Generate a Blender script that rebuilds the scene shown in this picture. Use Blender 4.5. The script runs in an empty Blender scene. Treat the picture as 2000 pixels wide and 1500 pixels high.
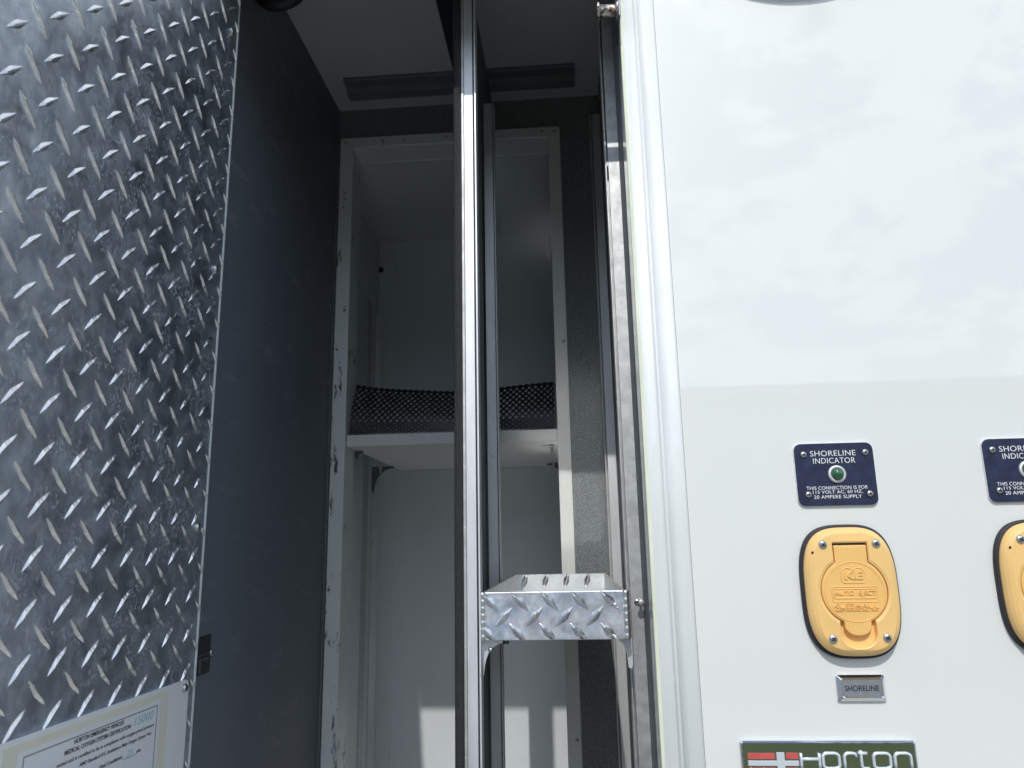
import bpy, bmesh, math, random
from mathutils import Matrix, Vector
random.seed(7)
sc = bpy.context.scene
col = sc.collection
R = math.radians

# ------------------------------------------------------------------ camera
# metres; x = along the vehicle side, y = into the vehicle, z = up; outer skin at y = 0
cam_d = bpy.data.cameras.new('camera')
cam = bpy.data.objects.new('camera', cam_d)
col.objects.link(cam)
right = Vector((0.99686813, 0.07668875, -0.01930718))
down = Vector((-0.03508291, 0.21005381, -0.97706017))
fwd = Vector((-0.07087398, 0.9746775, 0.21208642))
M3 = Matrix((right, -down, -fwd)).transposed()
cam.matrix_world = Matrix.Translation((0, -0.66, 1.55)) @ M3.to_4x4()
cam_d.sensor_width = 36.0
cam_d.lens = 26.1
cam_d.dof.use_dof = True; cam_d.dof.focus_distance = 0.78; cam_d.dof.aperture_fstop = 15
cam_d.clip_start = 0.02
cam_d.clip_end = 2000
sc.camera = cam

# ------------------------------------------------------------------ sky and sun
SUN_DIR = Vector((-0.06, -1.0, 1.06)).normalized()      # towards the sun
el = math.asin(SUN_DIR.z)
w = bpy.data.worlds.new('World'); sc.world = w; w.use_nodes = True
nt = w.node_tree; nt.nodes.clear()
out = nt.nodes.new('ShaderNodeOutputWorld'); bg = nt.nodes.new('ShaderNodeBackground')
sky = nt.nodes.new('ShaderNodeTexSky'); sky.sky_type = 'NISHITA'; sky.sun_disc = False
sky.sun_elevation = el; sky.sun_rotation = R(183); sky.air_density = 1.25; sky.dust_density = 0.4; sky.ozone_density = 2.0
tc = nt.nodes.new('ShaderNodeTexCoord'); mp = nt.nodes.new('ShaderNodeMapping')
mp.inputs['Scale'].default_value = (1, 1, 1.7); mp.inputs['Location'].default_value = (3.1, 0.4, 1.7)
nz = nt.nodes.new('ShaderNodeTexNoise'); nz.inputs['Scale'].default_value = 5.5
nz.inputs['Detail'].default_value = 9; nz.inputs['Roughness'].default_value = 0.66; nz.inputs['Distortion'].default_value = 0.25
rp = nt.nodes.new('ShaderNodeValToRGB')
rp.color_ramp.elements[0].position = 0.485; rp.color_ramp.elements[1].position = 0.54
mx = nt.nodes.new('ShaderNodeMix'); mx.data_type = 'RGBA'
mx.inputs[7].default_value = (9.9, 10.7, 12.0, 1)
L = nt.links.new
L(tc.outputs['Generated'], mp.inputs[0]); L(mp.outputs[0], nz.inputs['Vector']); L(nz.outputs['Fac'], rp.inputs[0])
L(rp.outputs[0], mx.inputs[0]); L(sky.outputs[0], mx.inputs[6]); L(mx.outputs[2], bg.inputs[0])
bg.inputs[1].default_value = 0.15
L(bg.outputs[0], out.inputs[0])
sun_d = bpy.data.lights.new('sun', 'SUN'); sun_d.energy = 2.9; sun_d.angle = R(0.55); sun_d.color = (1.0, 0.975, 0.925)
sun = bpy.data.objects.new('sun', sun_d); col.objects.link(sun)
sun.rotation_euler = (-SUN_DIR).to_track_quat('-Z', 'Y').to_euler(); sun.location = (0, -4, 6)
vs = sc.view_settings
vs.view_transform = 'Standard'; vs.look = 'None'; vs.exposure = -0.17; vs.gamma = 1.0; vs.use_curve_mapping = False
sc.cycles.max_bounces = 10; sc.cycles.diffuse_bounces = 6; sc.cycles.glossy_bounces = 5
sc.cycles.sample_clamp_indirect = 40.0; sc.cycles.blur_glossy = 0.15

# ------------------------------------------------------------------ materials
def mat(name, color, rough=0.5, metal=0.0, coat=0.0, coat_rough=0.03, spec=0.5,
        var=None, rvar=None, bump=None, aniso=None, scuff_or_tint=None, emission=None, mottle=None, speck=None):
    """var=(scale, amount, stretch xyz): colour variation; rvar=(scale, amount, stretch): roughness variation;
    bump=(scale, strength, distance, stretch); scuff=(scale, lo, hi, colour, stretch): marks with a shape of their own"""
    m = bpy.data.materials.new(name); m.use_nodes = True
    n = m.node_tree; b = n.nodes['Principled BSDF']; lk = n.links.new
    b.inputs['Base Color'].default_value = (*color, 1); b.inputs['Roughness'].default_value = rough
    b.inputs['Metallic'].default_value = metal; b.inputs['Specular IOR Level'].default_value = spec
    b.inputs['Coat Weight'].default_value = coat; b.inputs['Coat Roughness'].default_value = coat_rough
    if coat: b.inputs['Coat IOR'].default_value = 1.66
    geo = n.nodes.new('ShaderNodeNewGeometry')
    def noise(scale, stretch=(1, 1, 1), detail=6, rgh=0.6, dist=0.0, voronoi=False):
        mpp = n.nodes.new('ShaderNodeMapping'); mpp.inputs['Scale'].default_value = stretch
        lk(geo.outputs['Position'], mpp.inputs[0])
        t = n.nodes.new('ShaderNodeTexNoise'); t.inputs['Scale'].default_value = scale
        t.inputs['Detail'].default_value = detail; t.inputs['Roughness'].default_value = rgh; t.inputs['Distortion'].default_value = dist
        lk(mpp.outputs[0], t.inputs['Vector']); return t.outputs['Fac']
    def rng(sock, a, bb, lo, hi):
        r = n.nodes.new('ShaderNodeMapRange'); r.inputs[1].default_value = a; r.inputs[2].default_value = bb
        r.inputs[3].default_value = lo; r.inputs[4].default_value = hi; lk(sock, r.inputs[0]); return r.outputs[0]
    csock = None
    if var:
        f = rng(noise(var[0], var[2] if len(var) > 2 else (1, 1, 1)), 0.3, 0.7, 1 - var[1], 1 + var[1])
        mm = n.nodes.new('ShaderNodeVectorMath'); mm.operation = 'SCALE'; mm.inputs[0].default_value = color
        lk(f, mm.inputs['Scale']); csock = mm.outputs[0]
    if mottle:      # (scale, colour, amount)
        f = rng(noise(mottle[0], detail=4, rgh=0.7, dist=0.6), 0.42, 0.66, 0, mottle[2])
        x = n.nodes.new('ShaderNodeMix'); x.data_type = 'RGBA'
        if csock: lk(csock, x.inputs[6])
        else: x.inputs[6].default_value = (*color, 1)
        x.inputs[7].default_value = (*mottle[1], 1); lk(f, x.inputs[0]); csock = x.outputs[2]
    if scuff_or_tint:
        f = rng(noise(scuff_or_tint[0], scuff_or_tint[4] if len(scuff_or_tint) > 4 else (1, 1, 1), detail=5, rgh=0.65), scuff_or_tint[1], scuff_or_tint[2], 0, 1)
        x = n.nodes.new('ShaderNodeMix'); x.data_type = 'RGBA'
        if csock: lk(csock, x.inputs[6])
        else: x.inputs[6].default_value = (*color, 1)
        x.inputs[7].default_value = (*scuff_or_tint[3], 1); lk(f, x.inputs[0]); csock = x.outputs[2]
    if speck:       # fine dried dirt: (fine scale, lo, hi, colour, patch scale)
        f = rng(noise(speck[0], speck[5], detail=2, rgh=0.5), speck[1], speck[2], 0, 1)
        g = rng(noise(speck[4], detail=4, rgh=0.65, dist=0.8), 0.47, 0.62, 0, 1)
        mu = n.nodes.new('ShaderNodeMath'); mu.operation = 'MULTIPLY'; lk(f, mu.inputs[0]); lk(g, mu.inputs[1])
        x = n.nodes.new('ShaderNodeMix'); x.data_type = 'RGBA'
        if csock: lk(csock, x.inputs[6])
        else: x.inputs[6].default_value = (*color, 1)
        x.inputs[7].default_value = (*speck[3], 1); lk(mu.outputs[0], x.inputs[0]); csock = x.outputs[2]
        mt_ = n.nodes.new('ShaderNodeMath'); mt_.operation = 'MULTIPLY_ADD'; lk(mu.outputs[0], mt_.inputs[0]); mt_.inputs[1].default_value = -metal * 0.8; mt_.inputs[2].default_value = metal
        lk(mt_.outputs[0], b.inputs['Metallic'])
    if csock: lk(csock, b.inputs['Base Color'])
    if rvar:
        f = rng(noise(rvar[0], rvar[2] if len(rvar) > 2 else (1, 1, 1), detail=8, rgh=0.7), 0.3, 0.7, max(0.02, rough - rvar[1]), min(1, rough + rvar[1]))
        lk(f, b.inputs['Roughness'])
    if bump:
        bp = n.nodes.new('ShaderNodeBump'); bp.inputs['Strength'].default_value = bump[1]; bp.inputs['Distance'].default_value = bump[2]
        lk(noise(bump[0], bump[3] if len(bump) > 3 else (1, 1, 1), detail=3), bp.inputs['Height']); lk(bp.outputs[0], b.inputs['Normal'])
        if coat and bump[0] < 50: lk(bp.outputs[0], b.inputs['Coat Normal'])
    if emission:
        b.inputs['Emission Color'].default_value = (*emission[0], 1); b.inputs['Emission Strength'].default_value = emission[1]
    return m

M = {}
M['paint'] = mat('white_paint', (0.765, 0.775, 0.745), 0.45, coat=1.0, coat_rough=0.01, var=(2.0, 0.02), bump=(5.0, 0.02, 0.004),
                 scuff_or_tint=(260, 0.738, 0.765, (0.25, 0.24, 0.22)))
M['frame_paint'] = mat('frame_paint', (0.78, 0.80, 0.785), 0.4, coat=0.8, coat_rough=0.05, var=(14, 0.03), scuff_or_tint=(150, 0.77, 0.80, (0.4, 0.38, 0.33)))
M['cream'] = mat('aged_edge_sealant', (0.74, 0.76, 0.60), 0.55, var=(60, 0.12, (1, 1, 0.3)), scuff_or_tint=(240, 0.68, 0.74, (0.35, 0.33, 0.2)))
M['coating'] = mat('charcoal_spray_coating', (0.170, 0.187, 0.190), 0.62, var=(520, 0.55), bump=(480, 1.0, 0.0012))
M['coating_smooth'] = mat('charcoal_liner', (0.125, 0.14, 0.165), 0.55, var=(380, 0.18), bump=(420, 0.35, 0.0005), rvar=(5, 0.08), scuff_or_tint=(34, 0.58, 0.80, (0.21, 0.22, 0.24), (1, 0.45, 1.8)))
M['liner'] = mat('white_liner', (0.61, 0.64, 0.655), 0.38, var=(6, 0.05), bump=(3, 0.15, 0.004), scuff_or_tint=(40, 0.685, 0.735, (0.10, 0.10, 0.10), (0.6, 1, 1.8)))
M['ceil'] = mat('ceiling_liner', (0.52, 0.54, 0.55), 0.5, var=(7, 0.06), scuff_or_tint=(70, 0.735, 0.76, (0.1, 0.1, 0.1)))
M['flange'] = mat('scuffed_white_flange', (0.66, 0.69, 0.68), 0.42, var=(25, 0.05), scuff_or_tint=(42, 0.60, 0.66, (0.05, 0.05, 0.055), (1.6, 1, 0.45)))
M['flange_clean'] = mat('white_flange', (0.68, 0.69, 0.66), 0.42, var=(25, 0.04), scuff_or_tint=(80, 0.73, 0.76, (0.12, 0.12, 0.12)))
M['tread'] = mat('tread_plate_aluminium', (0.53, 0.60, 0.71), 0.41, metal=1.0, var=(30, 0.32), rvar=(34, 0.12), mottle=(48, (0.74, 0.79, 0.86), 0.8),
                 bump=(30, 0.14, 0.002, (1, 1.6, 0.5)), scuff_or_tint=(85, 0.57, 0.70, (0.86, 0.89, 0.93), (1, 1.3, 0.8)),
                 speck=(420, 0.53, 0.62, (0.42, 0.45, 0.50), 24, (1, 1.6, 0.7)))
M['bar'] = mat('tread_bar_aluminium', (0.86, 0.86, 0.86), 0.30, metal=1.0, var=(60, 0.10), rvar=(80, 0.08))
M['alu'] = mat('brushed_aluminium', (0.72, 0.73, 0.74), 0.60, metal=1.0, var=(30, 0.10, (1, 1, 0.35)), rvar=(120, 0.06, (1, 1, 0.1)), bump=(700, 0.10, 0.0002, (1, 1, 0.08)),
               scuff_or_tint=(150, 0.66, 0.72, (0.45, 0.46, 0.46), (1, 1, 0.4)))
M['alu_dull'] = mat('dull_aluminium', (0.54, 0.55, 0.55), 0.6, metal=1.0, var=(90, 0.16), rvar=(60, 0.10), scuff_or_tint=(300, 0.64, 0.70, (0.85, 0.85, 0.85)))
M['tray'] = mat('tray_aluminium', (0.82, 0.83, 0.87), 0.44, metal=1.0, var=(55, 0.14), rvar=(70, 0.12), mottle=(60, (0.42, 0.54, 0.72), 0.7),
                bump=(160, 0.08, 0.0006), scuff_or_tint=(48, 0.54, 0.68, (0.74, 0.60, 0.66)))  # blue mottle and pinkish patches put reflected tints into the metal colour
M['tray_in'] = mat('tray_inner_aluminium', (0.84, 0.85, 0.84), 0.5, metal=1.0, var=(60, 0.10), rvar=(70, 0.08), scuff_or_tint=(140, 0.64, 0.70, (0.95, 0.95, 0.95), (0.6, 1, 1)))  # lighter than the tray front: sunlit look put into the colour
M['tray_floor'] = mat('tray_floor_aluminium', (0.84, 0.85, 0.86), 0.15, metal=1.0, var=(55, 0.05))
M['siding'] = mat('grey_siding', (0.55, 0.55, 0.54), 0.7, var=(1.5, 0.06))
M['roof_trim'] = mat('roof_trim', (0.25, 0.25, 0.25), 0.6)
M['bead_coating'] = mat('coarse_edge_coating', (0.018, 0.018, 0.021), 0.40, var=(900, 0.95), bump=(900, 1.0, 0.0018))
M['ceil_dark'] = mat('painted_channel', (0.12, 0.125, 0.13), 0.55, var=(30, 0.12))
M['weld'] = mat('weld_bead', (0.80, 0.80, 0.78), 0.32, metal=1.0, var=(200, 0.08))
M['steel'] = mat('screw_steel', (0.62, 0.61, 0.60), 0.28, metal=1.0, var=(300, 0.1))
M['slot'] = mat('dark_recess_tone', (0.05, 0.05, 0.05), 0.6, metal=0.6)  # dark tone for the shade in screw crosses and hole; also hinge pin
M['rust'] = mat('rusty_steel', (0.70, 0.66, 0.60), 0.3, metal=0.9, scuff_or_tint=(320, 0.46, 0.60, (0.16, 0.075, 0.03)), rvar=(300, 0.15))
M['rubber'] = mat('black_rubber', (0.016, 0.016, 0.018), 0.55, var=(200, 0.2), bump=(300, 0.2, 0.0004))
M['gasket'] = mat('cover_gasket_rubber', (0.022, 0.02, 0.026), 0.6, var=(200, 0.2))
M['mat'] = mat('black_matting', (0.012, 0.012, 0.015), 0.42)
M['yellow'] = mat('yellow_plastic', (0.87, 0.555, 0.21), 0.42, var=(25, 0.04), bump=(900, 0.05, 0.0002), scuff_or_tint=(110, 0.70, 0.76, (0.52, 0.34, 0.15), (1.6, 1, 0.5)))
M['lid'] = mat('yellow_lid_plastic', (0.87, 0.52, 0.17), 0.38, var=(25, 0.04), bump=(900, 0.05, 0.0002))
M['navy'] = mat('engraved_navy_plastic', (0.020, 0.026, 0.062), 0.33, var=(120, 0.25), rvar=(200, 0.1), scuff_or_tint=(160, 0.72, 0.76, (0.10, 0.12, 0.18), (0.4, 1, 1.8)))
M['white_core'] = mat('engraving_white', (0.80, 0.80, 0.80), 0.5)
M['lens'] = mat('green_lens', (0.004, 0.10, 0.03), 0.08, coat=1.0)
M['chrome'] = mat('chrome', (0.80, 0.80, 0.82), 0.06, metal=1.0, rvar=(150, 0.03))
M['badge_face'] = mat('mirror_badge_face', (0.55, 0.56, 0.56), 0.09, metal=1.0, rvar=(300, 0.05), bump=(900, 0.10, 0.0002))
M['badge_letter'] = mat('badge_lettering', (0.72, 0.78, 0.82), 0.35, metal=0.35)
M['badge_red'] = mat('badge_red_enamel', (0.55, 0.10, 0.09), 0.35, var=(200, 0.1))
M['silver'] = mat('silver_tag_face', (0.42, 0.44, 0.48), 0.38, metal=0.7, var=(200, 0.10), scuff_or_tint=(420, 0.70, 0.74, (0.8, 0.8, 0.8)))
M['ink'] = mat('dark_ink', (0.02, 0.022, 0.035), 0.6)
M['print'] = mat('print_ink', (0.05, 0.052, 0.06), 0.7)
M['blue_ink'] = mat('pen_ink', (0.22, 0.45, 0.55), 0.6)
M['plaque'] = mat('white_plaque', (0.74, 0.75, 0.75), 0.4, var=(30, 0.03), scuff_or_tint=(120, 0.72, 0.76, (0.5, 0.49, 0.45)))
M['tape'] = mat('yellowed_film', (0.70, 0.69, 0.58), 0.3, var=(20, 0.06))
M['paper'] = mat('certificate_paper', (0.72, 0.74, 0.76), 0.5, var=(15, 0.03))
M['lamp_grey'] = mat('grey_bezel', (0.30, 0.31, 0.32), 0.4)
M['lamp_lens'] = mat('red_lens', (0.35, 0.02, 0.02), 0.12, coat=1.0)
M['label_black'] = mat('black_label', (0.012, 0.012, 0.014), 0.3)
M['label_grey'] = mat('label_print_grey', (0.10, 0.10, 0.11), 0.5)
M['bracket_dark'] = mat('dark_bracket_metal', (0.16, 0.17, 0.19), 0.45, metal=0.8, var=(90, 0.2))
M['asphalt'] = mat('worn_concrete', (0.205, 0.20, 0.19), 0.85, var=(4, 0.15), bump=(80, 0.3, 0.004))
M['grass'] = mat('grass', (0.075, 0.105, 0.028), 0.9, var=(1.3, 0.4), bump=(40, 0.6, 0.03))

# ------------------------------------------------------------------ helpers
WL = {}          # world location of each object's origin

def empty(name, loc, label=None, cat=None, group=None):
    o = bpy.data.objects.new(name, None); o.empty_display_size = 0.02
    col.objects.link(o); o.location = loc; WL[o.name] = Vector(loc)
    if label: tag(o, label, cat, group)
    return o

def tag(o, label, cat, group=None):
    o['label'] = label; o['category'] = cat
    if group: o['group'] = group
    return o

def link_mesh(name, me, mt, parent=None, origin=None, smooth=False):
    """me holds world coordinates; recentre the object on its own box"""
    vs_ = me.vertices
    if origin is None:
        lo = [min(v.co[i] for v in vs_) for i in range(3)]; hi = [max(v.co[i] for v in vs_) for i in range(3)]
        origin = Vector(((lo[0] + hi[0]) / 2, (lo[1] + hi[1]) / 2, (lo[2] + hi[2]) / 2))
    origin = Vector(origin)
    me.transform(Matrix.Translation(-origin))
    me.materials.clear(); me.materials.append(mt)
    if smooth:
        for p_ in me.polygons: p_.use_smooth = True
    o = bpy.data.objects.new(name, me); col.objects.link(o)
    WL[o.name] = origin
    if parent: o.parent = parent; o.location = origin - WL[parent.name]
    else: o.location = origin
    return o

def mesh(name, verts, faces, mt, parent=None, smooth=False, origin=None, fix=True):
    me = bpy.data.meshes.new(name); me.from_pydata([tuple(v) for v in verts], [], faces); me.update()
    if fix:
        bm = bmesh.new(); bm.from_mesh(me); bmesh.ops.recalc_face_normals(bm, faces=bm.faces); bm.to_mesh(me); bm.free()
    return link_mesh(name, me, mt, parent, origin, smooth)

def box_data(x0, x1, y0, y1, z0, z1):
    v = [(x0, y0, z0), (x1, y0, z0), (x1, y1, z0), (x0, y1, z0), (x0, y0, z1), (x1, y0, z1), (x1, y1, z1), (x0, y1, z1)]
    f = [(0, 3, 2, 1), (4, 5, 6, 7), (0, 1, 5, 4), (1, 2, 6, 5), (2, 3, 7, 6), (3, 0, 4, 7)]
    return v, f

def boxes(name, lst, mt, parent=None, bevel=0.0):
    V, F = [], []
    for b in lst:
        v, f = box_data(*b); k = len(V); V += v; F += [tuple(i + k for i in q) for q in f]
    me = bpy.data.meshes.new(name); me.from_pydata(V, [], F); me.update()
    if bevel:
        bm = bmesh.new(); bm.from_mesh(me)
        bmesh.ops.bevel(bm, geom=list(bm.edges), offset=bevel, segments=2, affect='EDGES', profile=0.6)
        bm.to_mesh(me); bm.free()
    return link_mesh(name, me, mt, parent)

def box(name, x0, x1, y0, y1, z0, z1, mt, parent=None, bevel=0.0):
    return boxes(name, [(x0, x1, y0, y1, z0, z1)], mt, parent, bevel)

AX = {'y': lambda a, b, d: (a, d, b),      # outline in x,z ; depth along y
      'x': lambda a, b, d: (d, a, b),      # outline in y,z ; depth along x
      'z': lambda a, b, d: (a, b, d)}      # outline in x,y ; depth along z

def prism(name, pts, d0, d1, axis, mt, parent=None, bevel=0.0, smooth=False, seg=2):
    n = len(pts); fn = AX[axis]
    V = [fn(a, b, d0) for a, b in pts] + [fn(a, b, d1) for a, b in pts]
    F = [tuple(range(n)), tuple(range(2 * n - 1, n - 1, -1))] + [(i, (i + 1) % n, n + (i + 1) % n, n + i) for i in range(n)]
    me = bpy.data.meshes.new(name); me.from_pydata(V, [], F); me.update()
    bm = bmesh.new(); bm.from_mesh(me); bmesh.ops.recalc_face_normals(bm, faces=bm.faces)
    if bevel:
        ed = [e for e in bm.edges if len(e.link_faces) == 2 and any(len(f.verts) == n and n > 4 for f in e.link_faces)] if n > 4 else list(bm.edges)
        bmesh.ops.bevel(bm, geom=ed, offset=bevel, segments=seg, affect='EDGES', profile=0.6)
    bm.to_mesh(me); bm.free()
    return link_mesh(name, me, mt, parent, None, smooth)

def rrect(x0, x1, z0, z1, r, k=5):
    p = []
    for cx, cz, a0 in ((x1 - r, z1 - r, 0), (x0 + r, z1 - r, 90), (x0 + r, z0 + r, 180), (x1 - r, z0 + r, 270)):
        for i in range(k + 1):
            a = R(a0 + 90 * i / k); p.append((cx + r * math.cos(a), cz + r * math.sin(a)))
    return p

def lathe(name, prof, centre, axis, mt, parent=None, n=20, smooth=True, sign=-1):
    """prof: (radius, height); axis 'y': height towards -y (sign -1); axis 'x': height towards +x"""
    V, F = [], []
    for r, h in prof:
        for i in range(n):
            a = 2 * math.pi * i / n; c, s = r * math.cos(a), r * math.sin(a)
            if axis == 'y': V.append((centre[0] + c, centre[1] + sign * h, centre[2] + s))
            elif axis == 'x': V.append((centre[0] + h, centre[1] + c, centre[2] + s))
            else: V.append((centre[0] + c, centre[1] + s, centre[2] + h))
    for j in range(len(prof) - 1):
        for i in range(n):
            F.append((j * n + i, j * n + (i + 1) % n, (j + 1) * n + (i + 1) % n, (j + 1) * n + i))
    F.append(tuple(range(n))); F.append(tuple((len(prof) - 1) * n + i for i in range(n)))
    return mesh(name, V, F, mt, parent, smooth)

def tube(name, pts, rad, mt, parent=None, n=8, closed=False, ribs=0.0, rib_step=2):
    V, F = [], []; P = [Vector(p) for p in pts]; m = len(P)
    for j, p in enumerate(P):
        t = (P[(j + 1) % m] - P[j - 1]) if closed else (P[min(j + 1, m - 1)] - P[max(j - 1, 0)])
        t.normalize(); u = t.cross(Vector((0, 1, 0.001)))
        if u.length < 1e-4: u = t.cross(Vector((0, 0, 1)))
        u.normalize(); v = t.cross(u); rr = rad + (ribs if j % rib_step == 0 else 0)
        for i in range(n):
            a = 2 * math.pi * i / n; V.append(p + u * rr * math.cos(a) + v * rr * math.sin(a))
    for j in range(m if closed else m - 1):
        k = (j + 1) % m
        for i in range(n): F.append((j * n + i, j * n + (i + 1) % n, k * n + (i + 1) % n, k * n + i))
    if not closed: F += [tuple(range(n)), tuple((m - 1) * n + i for i in range(n))]
    return mesh(name, V, F, mt, parent, True)

def text(name, body, cx, cz, width, height, depth, d0, mt, parent, plane='wall', bold=0.0, spacing=1.0, shear=0.0):
    """flat lettering fitted to width x height, centred at (cx, cz); wall: in x,z facing -y; door: in y,z facing +x"""
    cu = bpy.data.curves.new(name, 'FONT'); cu.body = body; cu.extrude = 0.05; cu.offset = bold; cu.space_character = spacing
    cu.resolution_u = 4; cu.shear = shear
    tmp = bpy.data.objects.new(name, cu); col.objects.link(tmp)
    dg = bpy.context.evaluated_depsgraph_get()
    me = bpy.data.meshes.new_from_object(tmp.evaluated_get(dg))
    bpy.data.objects.remove(tmp); bpy.data.curves.remove(cu)
    xs = [v.co.x for v in me.vertices]; ys = [v.co.y for v in me.vertices]
    x0, x1, y0, y1 = min(xs), max(xs), min(ys), max(ys)
    sx = width / (x1 - x0); sy = height / (y1 - y0)
    for v in me.vertices:
        tx = (v.co.x - (x0 + x1) / 2) * sx; ty = (v.co.y - (y0 + y1) / 2) * sy; tz = (v.co.z + 0.05) / 0.1 * depth
        v.co = (cx + tx, d0 - tz, cz + ty) if plane == 'wall' else (d0 + tz, cx + tx, cz + ty)
    return link_mesh(name, me, mt, parent)

def screw(parent, c, r, axis='y', mt='steel', slot=True, rot=0.3):
    pr = [(r, 0), (r, r * 0.25), (r * 0.9, r * 0.5), (r * 0.62, r * 0.68), (r * 0.3, r * 0.74)]
    s = lathe('screw', pr, c, axis, M[mt], parent, 14)
    if slot:
        V, F = [], []; h = r * 0.70; l, b = r * 0.55, r * 0.13
        for a in (rot, rot + math.pi / 2):
            ca, sa = math.cos(a), math.sin(a); q = []
            for e, f_ in ((-l, -b), (l, -b), (l, b), (-l, b)): q.append((e * ca - f_ * sa, e * sa + f_ * ca))
            for hh in (h - r * 0.05, h + r * 0.08):
                for e, f_ in q: V.append((c[0] + e, c[1] - hh, c[2] + f_) if axis == 'y' else (c[0] + hh, c[1] + e, c[2] + f_))
            k = len(V) - 8
            F += [tuple(k + i for i in t) for t in ((0, 1, 2, 3), (4, 5, 6, 7), (0, 1, 5, 4), (1, 2, 6, 5), (2, 3, 7, 6), (3, 0, 4, 7))]
        mesh('recess_shade', V, F, M['slot'], s)  # dark cross standing proud of the head, in place of recess shade
    return s

def copy_tree(o, parent=None, shift=None):
    c = o.copy(); col.objects.link(c); c.parent = parent
    if shift: c.location = o.location + Vector(shift)
    WL[c.name] = WL[o.name] + Vector(shift or (0, 0, 0))
    for ch in list(o.children): copy_tree(ch, c)
    return c

def structure(o): o['kind'] = 'structure'; return o

# ------------------------------------------------------------------ ground
structure(mesh('ground', [(-400, -400, 0), (400, -400, 0), (400, 400, 0), (-400, 400, 0)], [(0, 1, 2, 3)], M['asphalt']))
structure(mesh('lawn', [(-60, -9.5, 0.004), (60, -9.5, 0.004), (60, -4.4, 0.004), (-60, -4.4, 0.004)], [(0, 1, 2, 3)], M['grass']))

# low building across the yard: the paint, chrome and tray mirror it
bu = empty('low_building', (0, -14, 0), 'long low grey building across the yard, mirrored in the white panel', 'building')
box('wall', -26, 26, -19, -11.2, 0.006, 3.70, M['siding'], bu)
box('roof', -26.3, 26.3, -19.3, -10.9, 3.71, 3.91, M['roof_trim'], bu)
for k in range(-4, 5):
    d_ = box('roller_door', k * 5.5 - 1.5, k * 5.5 + 1.5, -11.19, -11.12, 0.006, 3.0, M['lamp_grey'], bu)

# ------------------------------------------------------------------ vehicle side and compartment shell
XL, XR, YB, ZC = -0.345, 0.0675, 0.39, 2.237
panel = structure(boxes('side_panel', [(0.1025, 1.6, 0, 0.03, 0.55, 2.75), (-1.6, -0.362, 0, 0.03, 0.55, 2.75),
                                       (-0.361, 0.1015, 0.0, 0.010, 2.147, 2.75), (-0.361, 0.1015, 0.0, 0.03, 0.55, 0.93)], M['paint']))
# extruded opening frame: rounded rim, bead, flat flange
prof = [(0.0668, 0.024), (0.0668, -0.0045), (0.0676, -0.0070), (0.0695, -0.0088), (0.0740, -0.0100), (0.0775, -0.0102), (0.0796, -0.0096), (0.0804, -0.0104), (0.0812, -0.0122), (0.0822, -0.0128),
        (0.0834, -0.0124), (0.0842, -0.0106), (0.0852, -0.0082), (0.0868, -0.0060), (0.0888, -0.0043), (0.0912, -0.0033), (0.0950, -0.0028), (0.0995, -0.0028), (0.1012, -0.0024), (0.1020, -0.0012), (0.1020, 0.0005), (0.0720, 0.0005), (0.0720, 0.024)]
of = prism('opening_frame', prof, 0.9, 2.3, 'z', M['frame_paint'], panel)
for p_ in of.data.polygons: p_.use_smooth = len(p_.vertices) == 4
box('edge_sealant', 0.0664, 0.0696, -0.0096, -0.0062, 0.9, 2.3, M['cream'], panel, 0.0012)
prism('opening_frame', [(-0.3465, 0.02), (-0.3465, -0.001), (-0.3605, -0.001), (-0.3605, 0.02)], 0.9, 2.146, 'z', M['frame_paint'], panel)
prism('drip_rail', [(-0.0005, 2.1550), (-0.0005, 2.1490), (-0.040, 2.1045), (-0.046, 2.1085), (-0.046, 2.113), (-0.042, 2.113)], -0.326, 0.0662, 'x', M['frame_paint'], panel)

box('sun_leak_block', -0.40, -0.327, -0.060, -0.0005, 2.1525, 2.20, M['frame_paint'], panel, 0.002)  # added block above the door, out of view, stops sun leaking over it

structure(box('wall_left', XL - 0.015, XL, 0.021, YB + 0.0125, 0.93, ZC + 0.03, M['coating_smooth']))
structure(box('wall_right', XR, XR + 0.004, 0.0245, YB, 0.93, ZC, M['coating']))
ceiling = structure(box('ceiling', XL, XR + 0.02, 0.0105, YB, ZC, ZC + 0.02, M['ceil']))
structure(box('compartment_floor', XL, XR, 0.0305, YB, 0.93, 0.95, M['alu_dull']))
wb = structure(boxes('wall_back', [(XL, -0.3225, YB, YB + 0.012, 0.95, ZC), (-0.0095, XR + 0.02, YB, YB + 0.012, 0.95, ZC),
                                   (-0.3225, -0.0095, YB, YB + 0.012, 2.174, ZC), (-0.3225, -0.0095, YB, YB + 0.012, 0.95, 1.02)], M['coating']))
# thin liner edge that runs up the back-left corner
prism('corner_bead', [(XL, 0.3895), (XL, 0.3845), (XL + 0.0016, 0.3838), (XL + 0.0026, 0.3858), (XL + 0.0026, 0.3895)], 0.96, ZC - 0.003, 'z', M['coating'], wb)
# stepped channel on the ceiling
chp = [(0.3055, ZC), (0.3055, ZC - 0.003), (0.3075, ZC - 0.0055), (0.3235, ZC - 0.0055), (0.3275, ZC - 0.0135), (0.3420, ZC - 0.0150), (0.3450, ZC - 0.0125),
       (0.3455, ZC - 0.0065), (0.3580, ZC - 0.0045), (0.3600, ZC)]
prism('ceiling_channel', chp, -0.314, -0.1480, 'x', M['ceil_dark'], ceiling)
prism('ceiling_channel', chp, -0.0980, 0.0300, 'x', M['ceil_dark'], ceiling)

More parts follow.
